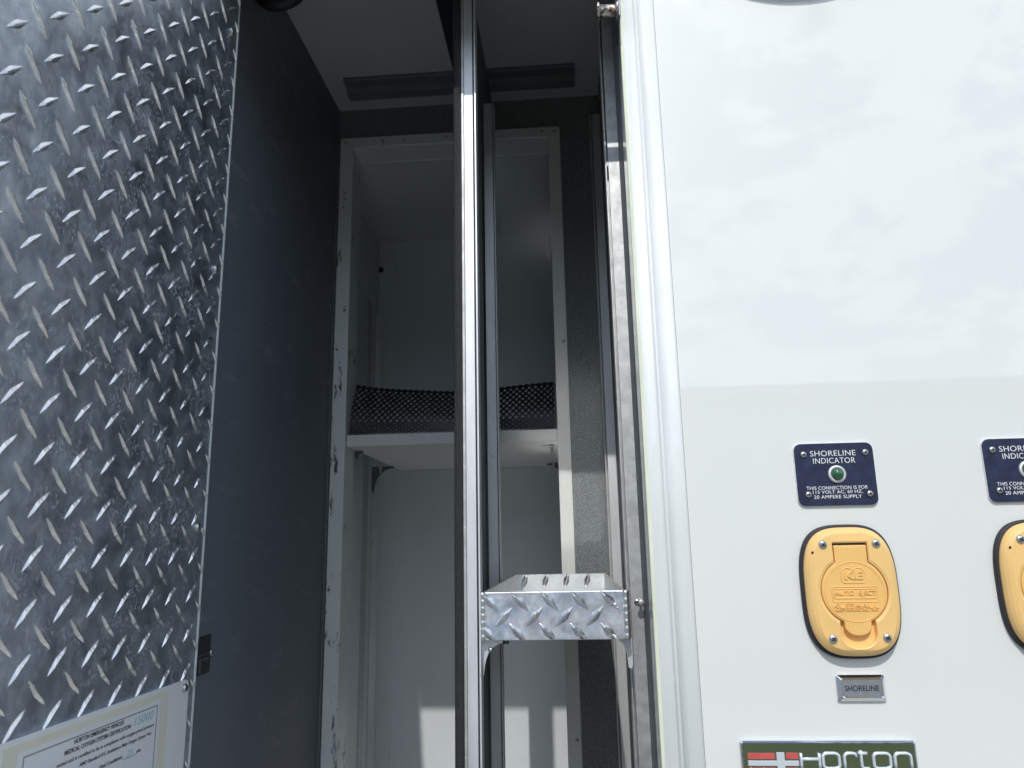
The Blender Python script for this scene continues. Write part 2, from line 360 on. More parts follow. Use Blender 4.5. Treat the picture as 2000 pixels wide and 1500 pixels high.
# ------------------------------------------------------------------ door (stands open at a right angle)
DX = -0.329
door = empty('compartment_door', (DX - 0.02, -0.21, 0.96), 'open compartment door with diamond tread plate on its inner face', 'door')
box('door_skin', DX - 0.047, DX - 0.0022, -0.425, -0.0012, 0.96, 2.150, M['paint'], door, 0.004)
tp = box('tread_plate', DX - 0.0020, DX, -0.405, -0.0015, 0.98, 2.145, M['tread'], door)
box('edge_trim', DX - 0.0075, DX + 0.0006, -0.0012, 0.0010, 0.97, 2.146, M['frame_paint'], door)

def bar_mesh(length, width, height):
    """lens-shaped raised tread bar in local u (length), v (width), h (height)"""
    st = [-1.0, -0.82, -0.5, -0.2, 0.0, 0.2, 0.5, 0.82, 1.0]
    V, F = [], []
    for t in st:
        k = max(0.0, 1 - abs(t)); wd = width / 2 * (k ** 0.72 if k else 0.0) + 0.0001
        h = height * min(1.0, (k * 2.1)) ** 0.8; tw = wd * 0.22
        u = t * length / 2
        V += [(u, -wd, 0), (u, -tw, h), (u, tw, h), (u, wd, 0)]
    for i in range(len(st) - 1):
        for j in range(3): F.append((i * 4 + j, i * 4 + j + 1, i * 4 + 4 + j + 1, i * 4 + 4 + j))
    return V, F

def bar_on_door(angle, clip=None):
    V, F = bar_mesh(0.0240, 0.0052, 0.0015); ca, sa = math.cos(angle), math.sin(angle)
    me = bpy.data.meshes.new('tread_bar')
    me.from_pydata([(h, u * ca - v * sa, u * sa + v * ca) for u, v, h in V], [], F)
    bm = bmesh.new(); bm.from_mesh(me); bmesh.ops.recalc_face_normals(bm, faces=bm.faces)
    if sum(f.normal.x for f in bm.faces) < 0: bmesh.ops.reverse_faces(bm, faces=bm.faces)
    if clip is not None:
        bmesh.ops.bisect_plane(bm, geom=list(bm.verts) + list(bm.edges) + list(bm.faces), plane_co=(0, clip, 0), plane_no=(0, 1, 0), clear_outer=True)
    bm.to_mesh(me); bm.free(); me.materials.append(M['bar']); return me

bar_up = bar_on_door(R(45)); bar_dn = bar_on_door(R(-45)); bar_dn_cut = bar_on_door(R(-45), -0.0020)
spots = []
for i in range(-13, 2):
    for j in range(-18, 20):
        for kind in (0, 1):
            y = -0.0163 + 0.03335 * i + (0.01668 if kind else 0); z = 1.5480 + 0.03225 * j + (0.0161 if kind else 0)
            if y < -0.392 or y > 0.002 or z < 0.995 or z > 2.132: continue
            if y > -0.012 and not kind: continue
            spots.append((y, z, kind))
def seen(y, z):      # rough share of the plate that the photograph shows
    d = 0.66 + y
    return y > -0.305 and z < 1.55 + 0.87 * d + 0.03 and z > 1.55 - 0.285 * d - 0.02 and (y > -0.02 or z > 1.44)
vis = [s for s in spots if seen(s[0], s[1])]
vis.sort(key=lambda s: (0.66 + s[0]) ** 2 + (s[1] - 1.55) ** 2)
objs, rest = vis[:300], vis[300:] + [s for s in spots if not seen(s[0], s[1])]
for y, z, kind in objs:
    me = bar_up if not kind else (bar_dn_cut if y > -0.002 else bar_dn)
    o = bpy.data.objects.new('tread_bar', me); col.objects.link(o); o.parent = tp
    o.location = Vector((DX, y, z)) - WL[tp.name]
V, F = [], []
for y, z, kind in rest:
    me = bar_up if not kind else (bar_dn_cut if y > -0.002 else bar_dn); k = len(V)
    V += [(DX + v.co.x, y + v.co.y, z + v.co.z) for v in me.vertices]; F += [tuple(k + i for i in p.vertices) for p in me.polygons]
if V:
    o = mesh('tread_bars', V, F, M['bar'], tp, fix=False); o['kind'] = 'stuff'
for z in (2.0714, 1.8125, 1.5708, 1.32, 1.07):
    screw(door, (DX, -0.0142, z), 0.0042, 'x', slot=False)

# certificate plaque
PX = DX + 0.0019
pq = empty('certificate_plaque', (PX, -0.14, 1.28), 'white certificate plaque with printed paper, screwed to the tread plate', 'plaque')
prism('backing_plate', rrect(-0.268, -0.0153, 1.285, 1.4450, 0.006), PX, PX + 0.0011, 'x', M['plaque'], pq)
x1 = PX + 0.0011
box('film', x1 + 0.0001, x1 + 0.0003, -0.226, -0.0480, 1.292, 1.4415, M['tape'], pq)
box('paper', x1 + 0.0004, x1 + 0.0006, -0.2150, -0.0600, 1.298, 1.4368, M['paper'], pq)
xt = x1 + 0.0007
boxes('border_line', [(xt, xt + 0.0001, -0.2099, -0.0642, 1.4331, 1.4336), (xt, xt + 0.0001, -0.0647, -0.0642, 1.305, 1.4330), (xt, xt + 0.0001, -0.2099, -0.2094, 1.305, 1.4330)], M['print'], pq)
def cert(s, y0, y1, z, h, mt='print', bold=0.0, shear=0.0):
    text('lettering', s, (y0 + y1) / 2, z, y1 - y0, h, 0.0001, xt, M[mt], pq, 'door', bold, 1.0, shear)
cert('HORTON EMERGENCY VEHICLES', -0.1636, -0.1087, 1.4308, 0.0029, bold=0.02)
cert('MEDICAL OXYGEN SYSTEM CERTIFICATION', -0.1724, -0.0995, 1.4261, 0.0029, bold=0.02)
cert('tested and is certified to be in compliance with oxygen proof pressure', -0.1790, -0.0679, 1.4200, 0.0032, bold=0.008)
cert('AMD Standard 015, Ambulance Main Oxygen System Test.', -0.1560, -0.0700, 1.4146, 0.0032, bold=0.008)
cert('Final Conditions:', -0.1333, -0.1067, 1.4074, 0.0025, bold=0.015)
cert('psig', -0.0890, -0.0835, 1.4060, 0.0026, bold=0.015)
cert('15000', -0.0952, -0.0690, 1.4280, 0.0058, 'blue_ink', -0.012, 0.25)
cert('23', -0.1015, -0.0945, 1.4076, 0.0040, 'blue_ink', -0.01, 0.3)
box('rule_line', xt, xt + 0.0001, -0.1053, -0.0905, 1.4046, 1.4049, M['print'], pq)
screw(pq, (x1, -0.0228, 1.4385), 0.0036, 'x')

# ------------------------------------------------------------------ divider with its shelf tracks
dv = empty('divider_panel', (-0.1, 0.2, 0.95), 'tall charcoal divider panel standing in the compartment, edged in aluminium', 'divider')
ZT = ZC - 0.002
prism('panel', [(0.043, 0.951), (0.3885, 0.951), (0.3885, ZT), (0.043, ZT)], -0.1065, -0.0990, 'x', M['coating'], dv)
# rounded textured front edge
pe = [(-0.1070, 0.0428), (-0.1072, 0.0385), (-0.1062, 0.0352), (-0.1040, 0.0338), (-0.1015, 0.0342), (-0.0997, 0.0358), (-0.0990, 0.0385), (-0.0990, 0.0428)]
prism('edge_trim', pe, 0.951, ZT, 'z', M['bead_coating'], dv)
box('dark_ceiling_strip', -0.1475, -0.1072, 0.10, 0.3880, ZC - 0.004, ZC - 0.0012, M['rubber'], dv)  # dark strip along the ceiling, left of the divider

def track(parent, x0, x1, leg, y, z0, z1, mt='alu'):
    """C-shaped shelf track: face towards the opening, a slot, and a thin leg beside it"""
    t = box('shelf_track', x0, x1, y, y + 0.002, z0, z1, M[mt], parent, 0.0004)
    lx0, lx1 = leg
    box('leg', lx0, lx1, y - 0.0012, y + 0.0160, z0, z1, M[mt], t, 0.0003)
    a, b = min(x0, lx1), max(x1, lx0)
    box('back_web', a, b, y + 0.0140, y + 0.0155, z0, z1, M['alu_dull'], t)
    return t
box('edge_strip', -0.0988, -0.0962, 0.0385, 0.0500, 0.951, 2.20, M['alu_dull'], dv, 0.0005)
track(dv, -0.0960, -0.0868, (-0.0851, -0.0834), 0.0400, 0.951, 2.20)
track(dv, -0.0960, -0.0845, (-0.0832, -0.0818), 0.2300, 0.951, 2.13)

# tracks on the right wall
for nm, y, z1, lab in (('front', 0.080, 2.20, 'aluminium shelf track on the right wall just inside the frame'), ('rear', 0.370, 2.192, 'aluminium shelf track in the far right corner against the back wall')):
    wt = empty('wall_track', (0.06, y, 0.951), lab, 'shelf track', 'shelf tracks on the right wall')
    track(wt, 0.0552, 0.0672, (0.0518, 0.0533), y, 0.951, z1, 'alu_dull' if nm == 'front' else 'alu')
    if nm == 'front':
        screw(wt, (0.0612, y, 1.4950), 0.0028, 'y', 'steel', True)
        b_ = lathe('bolt', [(0.0030, 0), (0.0030, 0.0012), (0.0012, 0.0013), (0.0012, 0.010), (0.0034, 0.0101), (0.0034, 0.0116), (0.002, 0.0124)], (0.0640, y, 1.4952), 'y', M['alu_dull'], wt, 12)

# ------------------------------------------------------------------ small tread-plate tray
tr = empty('storage_tray', (-0.018, 0.2, 1.465), 'small shiny tread plate tray fixed between the divider and right wall', 'tray')
TF, TB = 0.045, 0.352
def quadslab(name, a, b, t, mt, parent):
    """thin slab: four corners a (outer) and four corners b (inner)"""
    V = a + b; F = [(0, 1, 2, 3), (7, 6, 5, 4), (0, 4, 5, 1), (1, 5, 6, 2), (2, 6, 7, 3), (3, 7, 4, 0)]
    return mesh(name, V, F, mt, parent)
prism('front_wall', rrect(-0.0822, 0.0478, 1.4655, 1.5080, 0.0022, 4), TF, TF + 0.003, 'y', M['tray'], tr, 0.0008)
quadslab('rear_wall', [(-0.0742, TB, 1.467), (0.0432, TB, 1.467), (0.0432, TB, 1.5115), (-0.0742, TB, 1.5115)],
         [(-0.0742, TB + 0.003, 1.467), (0.0432, TB + 0.003, 1.467), (0.0432, TB + 0.003, 1.5115), (-0.0742, TB + 0.003, 1.5115)], 0, M['tray_in'], tr)
quadslab('side_wall', [(-0.0826, TF + 0.0032, 1.467), (-0.0752, TB + 0.003, 1.467), (-0.0752, TB + 0.003, 1.5118), (-0.0826, TF + 0.0032, 1.5078)],
         [(-0.0806, TF + 0.0032, 1.467), (-0.0732, TB - 0.0002, 1.467), (-0.0732, TB - 0.0002, 1.5118), (-0.0806, TF + 0.0032, 1.5078)], 0, M['tray_in'], tr)
quadslab('side_wall', [(0.0462, TF + 0.0032, 1.467), (0.0422, TB - 0.0002, 1.467), (0.0422, TB - 0.0002, 1.5118), (0.0462, TF + 0.0032, 1.5078)],
         [(0.0482, TF + 0.0032, 1.467), (0.0442, TB + 0.003, 1.467), (0.0442, TB + 0.003, 1.5118), (0.0482, TF + 0.0032, 1.5078)], 0, M['tray_in'], tr)
quadslab('floor_sheet', [(-0.0804, TF + 0.0034, 1.4660), (0.0460, TF + 0.0034, 1.4660), (0.0420, TB - 0.0004, 1.4660), (-0.0730, TB - 0.0004, 1.4660)],
         [(-0.0804, TF + 0.0034, 1.4690), (0.0460, TF + 0.0034, 1.4690), (0.0420, TB - 0.0004, 1.4690), (-0.0730, TB - 0.0004, 1.4690)], 0, M['tray_floor'], tr)
def tray_bar(cx, cz, ang, y, out=-1, zlo=1.4662, zhi=1.5078):
    V, F = bar_mesh(0.0235, 0.0078, 0.0021); ca, sa = math.cos(ang), math.sin(ang)
    me = bpy.data.meshes.new('tread_bar'); me.from_pydata([(cx + u * ca - v * sa, y + out * h, cz + u * sa + v * ca) for u, v, h in V], [], F)
    bm = bmesh.new(); bm.from_mesh(me)
    for co, no in (((0, 0, zhi), (0, 0, 1)), ((0, 0, zlo), (0, 0, -1)), ((0.0474, 0, 0), (1, 0, 0)), ((-0.0818, 0, 0), (-1, 0, 0))):
        bmesh.ops.bisect_plane(bm, geom=list(bm.verts) + list(bm.edges) + list(bm.faces), plane_co=co, plane_no=no, clear_outer=True)
    bmesh.ops.recalc_face_normals(bm, faces=bm.faces)
    if sum(f.normal.y * f.calc_area() for f in bm.faces) * out < 0: bmesh.ops.reverse_faces(bm, faces=bm.faces)
    bm.to_mesh(me); bm.free()
    if len(me.vertices) > 3: link_mesh('tread_bar', me, M['bar'], tr)
for k in range(5):
    tray_bar(-0.0755 + 0.0273 * k, 1.4993, R(-47), TF)
    tray_bar(-0.0777 + 0.0275 * k, 1.4717, R(-47), TF)
    if k < 4: tray_bar(-0.0632 + 0.0276 * k, 1.4856, R(47), TF)
for k in range(5): tray_bar(-0.062 + 0.0275 * k, 1.5030, R(72), TB, -1, 1.47, 1.511)
for sx, nb in ((-0.0826, 7), (0.0484, 7)):
    pts, F_ = [], []
    zs = [1.4650 + (1.5085 - 1.4650) * i / (nb * 6) for i in range(nb * 6 + 1)]
    prf = []
    for i, z in enumerate(zs):
        t = (i % 6) / 6; r = 0.0027 + 0.0006 * abs(math.sin(math.pi * t)) ** 0.8
        if i in (0, len(zs) - 1): r = 0.0012
        prf.append((r, z - 1.4650))
    lathe('weld_bead', prf, (sx, TF + 0.0012, 1.4650), 'z', M['weld'], tr, 12)
def gusset(name, x_wall, z_top, wd, ht, sgn, y, mt, parent, th=0.0025):
    pts = [(x_wall, z_top), (x_wall + sgn * wd, z_top), (x_wall + sgn * wd, z_top - 0.003)]
    for i in range(1, 9):
        a = R(90 * i / 9); pts.append((x_wall + sgn * (wd - (wd - 0.0045) * math.sin(a)), z_top - 0.003 - (ht - 0.006) * (1 - math.cos(a))))
    pts += [(x_wall + sgn * 0.004, z_top - ht), (x_wall + sgn * 0.0015, z_top - ht - 0.001), (x_wall, z_top - ht + 0.003)]
    return prism(name, pts, y, y + th, 'y', M[mt], parent)
gusset('bracket', -0.0868, 1.4652, 0.0215, 0.031, 1, 0.0535, 'alu', tr)
gusset('bracket', 0.0530, 1.4652, 0.0115, 0.026, -1, 0.0600, 'alu', tr)
b_ = lathe('bolt', [(0.0024, 0), (0.0024, 0.004), (0.0012, 0.005)], (-0.0760, 0.0534, 1.4570), 'y', M['steel'], tr, 8)
lathe('bolt', [(0.0030, 0), (0.0030, 0.004), (0.0014, 0.0042), (0.0014, 0.007)], (-0.0640, 0.075, 1.4590), 'z', M['bracket_dark'], tr, 8)

# ------------------------------------------------------------------ cabinet set into the back wall
CX0, CX1, CY, CZ = -0.369, 0.045, 0.750, 2.165
cb = empty('inset_cabinet', (-0.16, 0.55, 1.0), 'white cabinet set into the back wall, with a flanged opening', 'cabinet')
FY = YB - 0.0035
def flange_piece(pts, m='flange'): return prism('flange', pts, FY, YB - 0.0003, 'y', M[m], cb, 0.0008)
flange_piece([(-0.3410, 1.0), (-0.3200, 1.0), (-0.3200, 2.1695), (-0.3410, 2.1860)])
flange_piece([(-0.0128, 1.0), (0.0056, 1.0), (0.0056, 2.1852), (-0.0128, 2.1690)], 'flange_clean')
flange_piece([(-0.3408, 2.1862), (-0.3198, 2.1697), (-0.0130, 2.1692), (0.0054, 2.1854)])
box('return_lip', -0.3222, -0.3202, FY + 0.003, 0.432, 1.0, 2.168, M['flange'], cb)
box('return_lip', -0.0126, -0.0106, FY + 0.003, 0.432, 1.0, 2.168, M['flange_clean'], cb)
box('return_lip', -0.3200, -0.0128, FY + 0.003, 0.432, 2.1672, 2.1692, M['flange_clean'], cb)
box('back_panel', CX0, CX1, CY, CY + 0.01, 1.0, CZ + 0.04, M['liner'], cb)
box('side_wall', CX0 - 0.01, CX0, YB + 0.013, CY, 1.0, CZ + 0.04, M['liner'], cb)
box('side_wall', CX1, CX1 + 0.01, YB + 0.013, CY, 1.0, CZ + 0.04, M['liner'], cb)
box('top_panel', CX0, CX1, 0.4325, CY, CZ, CZ + 0.012, M['liner'], cb)
box('base_panel', CX0, CX1, YB + 0.013, CY, 1.0, 1.012, M['liner'], cb)
box('corner_strip', CX0 + 0.0002, -0.3335, CY - 0.0022, CY - 0.0002, 1.012, CZ, M['liner'], cb)
# tracks on the cabinet's left side
for y0, y1, z1 in ((0.662, 0.690, 2.012), ):
    t = box('shelf_track', CX0 + 0.0002, CX0 + 0.0022, y0, y1, 1.012, z1, M['alu_dull'], cb)
    box('leg', CX0 + 0.0022, CX0 + 0.014, y1 + 0.030, y1 + 0.032, 1.012, z1 - 0.012, M['alu'], t)
box('shelf_track', CX0 + 0.0002, CX0 + 0.0140, 0.520, 0.523, 1.012, 1.68, M['alu_dull'], cb)
box('side_liner', CX0 + 0.0002, CX0 + 0.0016, 0.44, 0.517, 1.012, 1.68, M['liner'], cb)
for x, z in ((-0.3358, 1.8394), (-0.3366, 1.4942), (0.0006, 1.8384), (-0.3314, 2.1766), (-0.1724, 2.1779), (-0.0022, 2.1757), (0.0000, 1.30), (-0.3362, 1.15)):
    screw(cb, (x, FY, z), 0.0026, 'y')
sh = box('shelf', -0.3195, -0.0132, 0.3930, CY - 0.003, 1.6945, 1.7115, M['flange_clean'], cb, 0.0012)
gusset('bracket', CX0 + 0.0142, 1.6940, 0.040, 0.046, 1, 0.668, 'bracket_dark', cb)
gusset('bracket', -0.3200, 1.6940, 0.012, 0.012, 1, 0.440, 'bracket_dark', cb)
gusset('bracket', -0.0128, 1.6940, 0.0235, 0.020, -1, 0.4335, 'alu', cb)
gusset('bracket', -0.0128, 1.6940, 0.0240, 0.018, -1, 0.690, 'bracket_dark', cb)
for x, y in ((-0.0225, 0.4325), (-0.0250, 0.689), (-0.338, 0.667)):
    lathe('bolt', [(0.0014, -0.013), (0.0014, -0.0045), (0.0032, -0.0044), (0.0032, 0.0)], (x, y - 0.003, 1.6940), 'z', M['steel'], cb, 8)
lathe('knob', [(0.006, 0), (0.006, 0.003), (0.003, 0.006)], (-0.3665, CY - 0.0022, 2.104), 'y', M['rubber'], cb, 12)

# perforated mat curled up on the shelf
def mat_surface(u, v):
    """u 0..1 across, v 0..1 up the curl"""
    x = -0.3185 + 0.3045 * u
    top = 0.0825 - 0.012 * math.sin(math.pi * min(1, u * 1.05)) - 0.006 * u
    lean = 0.010 + 0.050 * v ** 2 + 0.006 * math.sin(u * 9)
    if v < 0.28: z = top * v * 0.75; y = 0.396 + 0.004 * v
    else: z = top * (0.21 + (v - 0.28) / 0.72 * 0.79); y = 0.3971 + 0.035 * ((v - 0.28) / 0.72) ** 1.5
    y += 0.0035 * math.sin(u * 14) * v
    return Vector((x, y, 1.7125 + z))
V, F = [], []
NU, NV = 66, 17
for i in range(NU):
    for j in range(NV):
        if (i + j) % 2: continue
        u, v = (i + 0.5) / NU, (j + 0.5) / NV
        du, dv_ = 1.0 / NU, 1.0 / NV
        hs = 0.62 + 0.10 * random.random()
        if j < 5: hs = 0.26 + 0.10 * random.random()
        if j >= NV - 1: hs = 0.02
        ring = []
        for s in (1.0, hs):
            for a, b in ((-1, 0), (0, -1), (1, 0), (0, 1)):
                uu = min(1, max(0, u + a * du * s)); vv = min(1, max(0, v + b * dv_ * s)); ring.append(mat_surface(uu, vv))
        k = len(V); V += ring
        F += [(k + a, k + (a + 1) % 4, k + 4 + (a + 1) % 4, k + 4 + a) for a in range(4)]
sm = mesh('shelf_mat', V, F, M['mat'], None)
md = sm.modifiers.new('thickness', 'SOLIDIFY'); md.thickness = 0.0016; md.offset = 0
tag(sm, 'black perforated rubber mat curling up on the white shelf', 'mat')

# ------------------------------------------------------------------ things on the white side panel
# indicator plate
ip = empty('indicator_plate', (0.229, 0, 1.577), 'navy engraved indicator plate above the yellow cover that sits over the silver tag', 'sign')
prism('core', rrect(0.1952, 0.2622, 1.5772, 1.6312, 0.0062), -0.0016, -0.0002, 'y', M['white_core'], ip)
prism('face', rrect(0.1956, 0.2618, 1.5776, 1.6308, 0.0060), -0.0026, -0.0016, 'y', M['navy'], ip, 0.0003)
def ptxt(s, x0, x1, z, h, bold): text('lettering', s, (x0 + x1) / 2, z, x1 - x0, h, 0.0002, -0.0027, M['white_core'], ip, 'wall', bold, 1.05)
ptxt('SHORELINE', 0.2090, 0.2470, 1.6221, 0.0047, -0.004)
ptxt('INDICATOR', 0.2109, 0.2461, 1.6158, 0.0047, -0.004)
ptxt('THIS CONNECTION IS FOR', 0.2030, 0.2539, 1.5926, 0.0029, 0.0)
ptxt('115 VOLT AC, 60 HZ,', 0.2080, 0.2494, 1.5889, 0.0031, 0.0)
ptxt('20 AMPERE SUPPLY', 0.2086, 0.2481, 1.5850, 0.0029, 0.0)
for x, z in ((0.2033, 1.6216), (0.2550, 1.6222), (0.2041, 1.5873), (0.2550, 1.5870)): screw(ip, (x, -0.0026, z), 0.0027, 'y', rot=random.random())
lathe('lamp_bezel', [(0.0076, 0), (0.0076, 0.0012), (0.0070, 0.0020), (0.0052, 0.0022), (0.0050, 0.0008)], (0.2295, -0.0026, 1.6040), 'y', M['alu'], ip, 28)
lathe('lamp_lens', [(0.0049, 0.0), (0.0049, 0.0022), (0.0045, 0.0036), (0.0034, 0.0048), (0.0018, 0.0055), (0.0005, 0.0057)], (0.2297, -0.0030, 1.6040), 'y', M['lens'], ip, 24)
ip2 = copy_tree(ip, None, (0.1563, 0, -0.0003))
tag(ip, 'navy engraved indicator plate above the yellow cover that sits over the silver tag', 'sign', 'indicator plates on the white panel')
tag(ip2, 'navy engraved indicator plate above the yellow cover that has no silver tag below', 'sign', 'indicator plates on the white panel')

# outlet cover
OC, OZ = 0.2295, 1.5080
oc = empty('outlet_cover', (OC, 0, 1.4545), 'yellow outlet cover with black gasket, above the small silver tag', 'outlet cover')
NA = 288
def sup(a, b, n, th):
    c, s = abs(math.cos(th)), abs(math.sin(th)); return 1.0 / ((c / a) ** n + (s / b) ** n) ** (1 / n)
def sup_pts(a, b, n): return [(OC + sup(a, b, n, 2 * math.pi * i / NA) * math.cos(2 * math.pi * i / NA), OZ + sup(a, b, n, 2 * math.pi * i / NA) * math.sin(2 * math.pi * i / NA)) for i in range(NA)]
def ray_box(th, hw, h, sgn):
    """radius of a slot of half width hw reaching h above (sgn 1) or below (sgn -1) the centre"""
    c, s = math.cos(th), math.sin(th) * sgn
    if s <= 0: return 0
    r = h / s
    if abs(c) > 1e-9: r = min(r, hw / abs(c))
    return r
def keyhole(Rc, neck, tab, th):
    r = max(Rc, ray_box(th, *neck, 1))
    rt = ray_box(th, *tab, -1)
    c, s = math.cos(th), -math.sin(th)
    if s > 0 and rt > Rc:       # round the end of the tab
        hw, h = tab; cyy = h - hw * 0.75; x, y = rt * c, rt * s
        if y > cyy:
            best = Rc
            for k in range(40):
                q = Rc + (h - Rc) * k / 39; xx, yy = q * c, q * s
                if abs(xx) <= hw and (yy <= cyy or (xx / hw) ** 2 + ((yy - cyy) / (hw * 0.75)) ** 2 <= 1): best = q
            rt = best
    return max(r, rt)
def polar(fn): return [fn(2 * math.pi * i / NA) for i in range(NA)]
def rings(name, rr, mt, parent, cap=False, smooth=False):
    V, F = [], []
    for rad, y in rr:
        for i in range(NA):
            th = 2 * math.pi * i / NA; yy = y(i) if callable(y) else y
            V.append((OC + rad[i] * math.cos(th), yy, OZ + rad[i] * math.sin(th)))
    for j in range(len(rr) - 1):
        for i in range(NA): F.append((j * NA + i, j * NA + (i + 1) % NA, (j + 1) * NA + (i + 1) % NA, (j + 1) * NA + i))
    if cap: F.append(tuple((len(rr) - 1) * NA + i for i in range(NA)))
    return mesh(name, V, F, mt, parent, smooth)
def S(a, b, n=3.1): return polar(lambda t: sup(a, b, n, t))
g0 = [(S(0.0392, 0.0536), -0.0002), (S(0.0393, 0.0537), -0.0030), (S(0.0386, 0.0530), -0.0046), (S(0.0366, 0.0510), -0.0050), (S(0.0360, 0.0504), -0.0040)]
rings('gasket', g0, M['gasket'], oc, smooth=True)
hole = polar(lambda t: keyhole(0.0268, (0.0139, 0.0385), (0.0140, 0.0445), t))
hole_o = [min(r + 0.0012, 0.0470) for r in hole]
lidr = polar(lambda t: keyhole(0.0260, (0.0131, 0.0366), (0.0106, 0.0352), t))
base = [(S(0.0368, 0.0512), -0.0030), (S(0.0368, 0.0512), -0.0070), (S(0.0358, 0.0502), -0.0100), (S(0.0338, 0.0482), -0.0122), (S(0.0310, 0.0462, 3.4), -0.0136),
        ([min(max(h, 0.0290), s - 0.0006) for h, s in zip(hole_o, S(0.0306, 0.0458, 3.4))], -0.0142), (hole, -0.0134), ([h - 0.0003 for h in hole], -0.0085)]
fl = [h - 0.0003 for h in hole]
base.append(([h * 0.7 for h in fl], -0.0085))
cov = rings('cover_base', base, M['yellow'], oc)
lid_prof = [(lidr, -0.0084), (lidr, -0.0128), ([r - 0.0006 for r in lidr], -0.0135), ([r - 0.0012 for r in lidr], -0.01365)]
lid = rings('lid', lid_prof, M['lid'], oc, cap=True)
# raised ring, logo outline, frame and lettering on the lid
YL = -0.01365
def ring_flat(name, rad, tw, cx, cz, parent):
    tube(name, [(cx + rad * math.cos(2 * math.pi * i / 64), YL, cz + rad * math.sin(2 * math.pi * i / 64)) for i in range(64)], tw, M['lid'], parent, 6, True)
ring_flat('raised_ring', 0.0236, 0.00042, OC, OZ - 0.0005, lid)
def loop(name, pts, parent, tw=0.00050): tube(name, [(x, YL, z) for x, z in pts], tw, M['lid'], parent, 6, True)
loop('frame_line', rrect(OC - 0.0180, OC + 0.0180, 1.4995, 1.5115, 0.0013, 3), lid)
loop('frame_line', rrect(OC - 0.0166, OC + 0.0166, 1.5024, 1.5098, 0.0009, 3), lid)
kp = []
for i in range(13): a = R(180 - 150 * i / 12); kp.append((OC - 0.0042 + 0.0052 * math.cos(a), 1.5215 + 0.0050 * math.sin(a)))
for i in range(13): a = R(150 - 150 * i / 12); kp.append((OC + 0.0046 + 0.0052 * math.cos(a), 1.5215 + 0.0050 * math.sin(a)))
kp += [(OC + 0.0098, 1.5165), (OC + 0.0086, 1.5146), (OC - 0.0076, 1.5146), (OC - 0.0094, 1.5165)]
loop('emblem_outline', kp, lid)
def ltxt(s, x0, x1, z, h, b=0.0): text('lettering', s, OC + (x0 + x1) / 2 - 0.2296, z, x1 - x0, h, 0.0009, YL + 0.0001, M['lid'], lid, 'wall', b)
ltxt('KE', 0.2226, 0.2375, 1.5206, 0.0066, 0.03)
ltxt('AUTO  EJECT', 0.2134, 0.2463, 1.5062, 0.0046, 0.01)
ltxt('KUSSMAUL', 0.2116, 0.2475, 1.4967, 0.0042, 0.01)
ltxt('ELECTRONICS CO., INC.', 0.2127, 0.2467, 1.4932, 0.0019, 0.01)
for x, z in ((-0.0214, 0.0374), (0.0212, 0.0375), (-0.0210, -0.0370), (0.0214, -0.0365)):
    s_ = screw(oc, (OC + x, -0.0128, OZ + z), 0.0037, 'y', rot=random.random())
box('hinge_pin', OC - 0.0126, OC + 0.0126, -0.0122, -0.0100, OZ + 0.0368, OZ + 0.0381, M['slot'], oc)
lathe('hole_shade', [(0.0011, 0), (0.0011, 0.0003)], (OC - 0.0300, -0.0128, OZ + 0.0312), 'y', M['slot'], oc, 10)  # dark disc on the surface, a hole's shade put in as colour
oc2 = copy_tree(oc, None, (0.1568, 0, 0.0012))
tag(oc, 'yellow outlet cover with black gasket, above the small silver tag', 'outlet cover', 'yellow outlet covers')
tag(oc2, 'yellow outlet cover with black gasket and no silver tag beneath it', 'outlet cover', 'yellow outlet covers')

# silver tag
nt_ = empty('name_tag', (0.2300, 0, 1.4218), 'small chrome framed silver tag with dark lettering, beneath a yellow cover', 'tag')
V, F = [], []
outs = [(0.2110, 0.2490, 1.4218, 1.4418, 0.0014, -0.0002), (0.2110, 0.2490, 1.4218, 1.4418, 0.0014, -0.0022), (0.2140, 0.2464, 1.4247, 1.4391, 0.0016, -0.0052), (0.2146, 0.2458, 1.4253, 1.4385, 0.0015, -0.0046)]
pr = [[(x, o[5], z) for x, z in rrect(*o[:5], 4)] for o in outs]; n_ = len(pr[0])
for q in pr: V += q
for j in range(3):
    for i in range(n_): F.append((j * n_ + i, j * n_ + (i + 1) % n_, (j + 1) * n_ + (i + 1) % n_, (j + 1) * n_ + i))
mesh('bezel', V, F, M['chrome'], nt_)
prism('face', rrect(0.2145, 0.2459, 1.4252, 1.4386, 0.0015, 4), -0.0044, -0.0010, 'y', M['silver'], nt_)
text('lettering', 'SHORELINE', 0.2299, 1.4320, 0.0268, 0.0044, 0.0001, -0.0045, M['ink'], nt_, 'wall', 0.012)

# maker's badge
bd = empty('maker_badge', (0.199, 0, 1.345), 'rectangular chrome badge with a red and white cross emblem and lettering', 'badge')
V, F = [], []
outs = [(0.1302, 0.2668, 1.3450, 1.3925, 0.0022, -0.0002), (0.1302, 0.2668, 1.3450, 1.3925, 0.0022, -0.0030), (0.1312, 0.2658, 1.3460, 1.3915, 0.0018, -0.0040), (0.1318, 0.2652, 1.3466, 1.3909, 0.0016, -0.0034)]
pr = [[(x, o[5], z) for x, z in rrect(*o[:5], 4)] for o in outs]
for q in pr: V += q
for j in range(3):
    for i in range(n_): F.append((j * n_ + i, j * n_ + (i + 1) % n_, (j + 1) * n_ + (i + 1) % n_, (j + 1) * n_ + i))
mesh('bezel', V, F, M['chrome'], bd)
prism('face', rrect(0.1317, 0.2653, 1.3465, 1.3910, 0.0016, 4), -0.0032, -0.0005, 'y', M['badge_face'], bd)
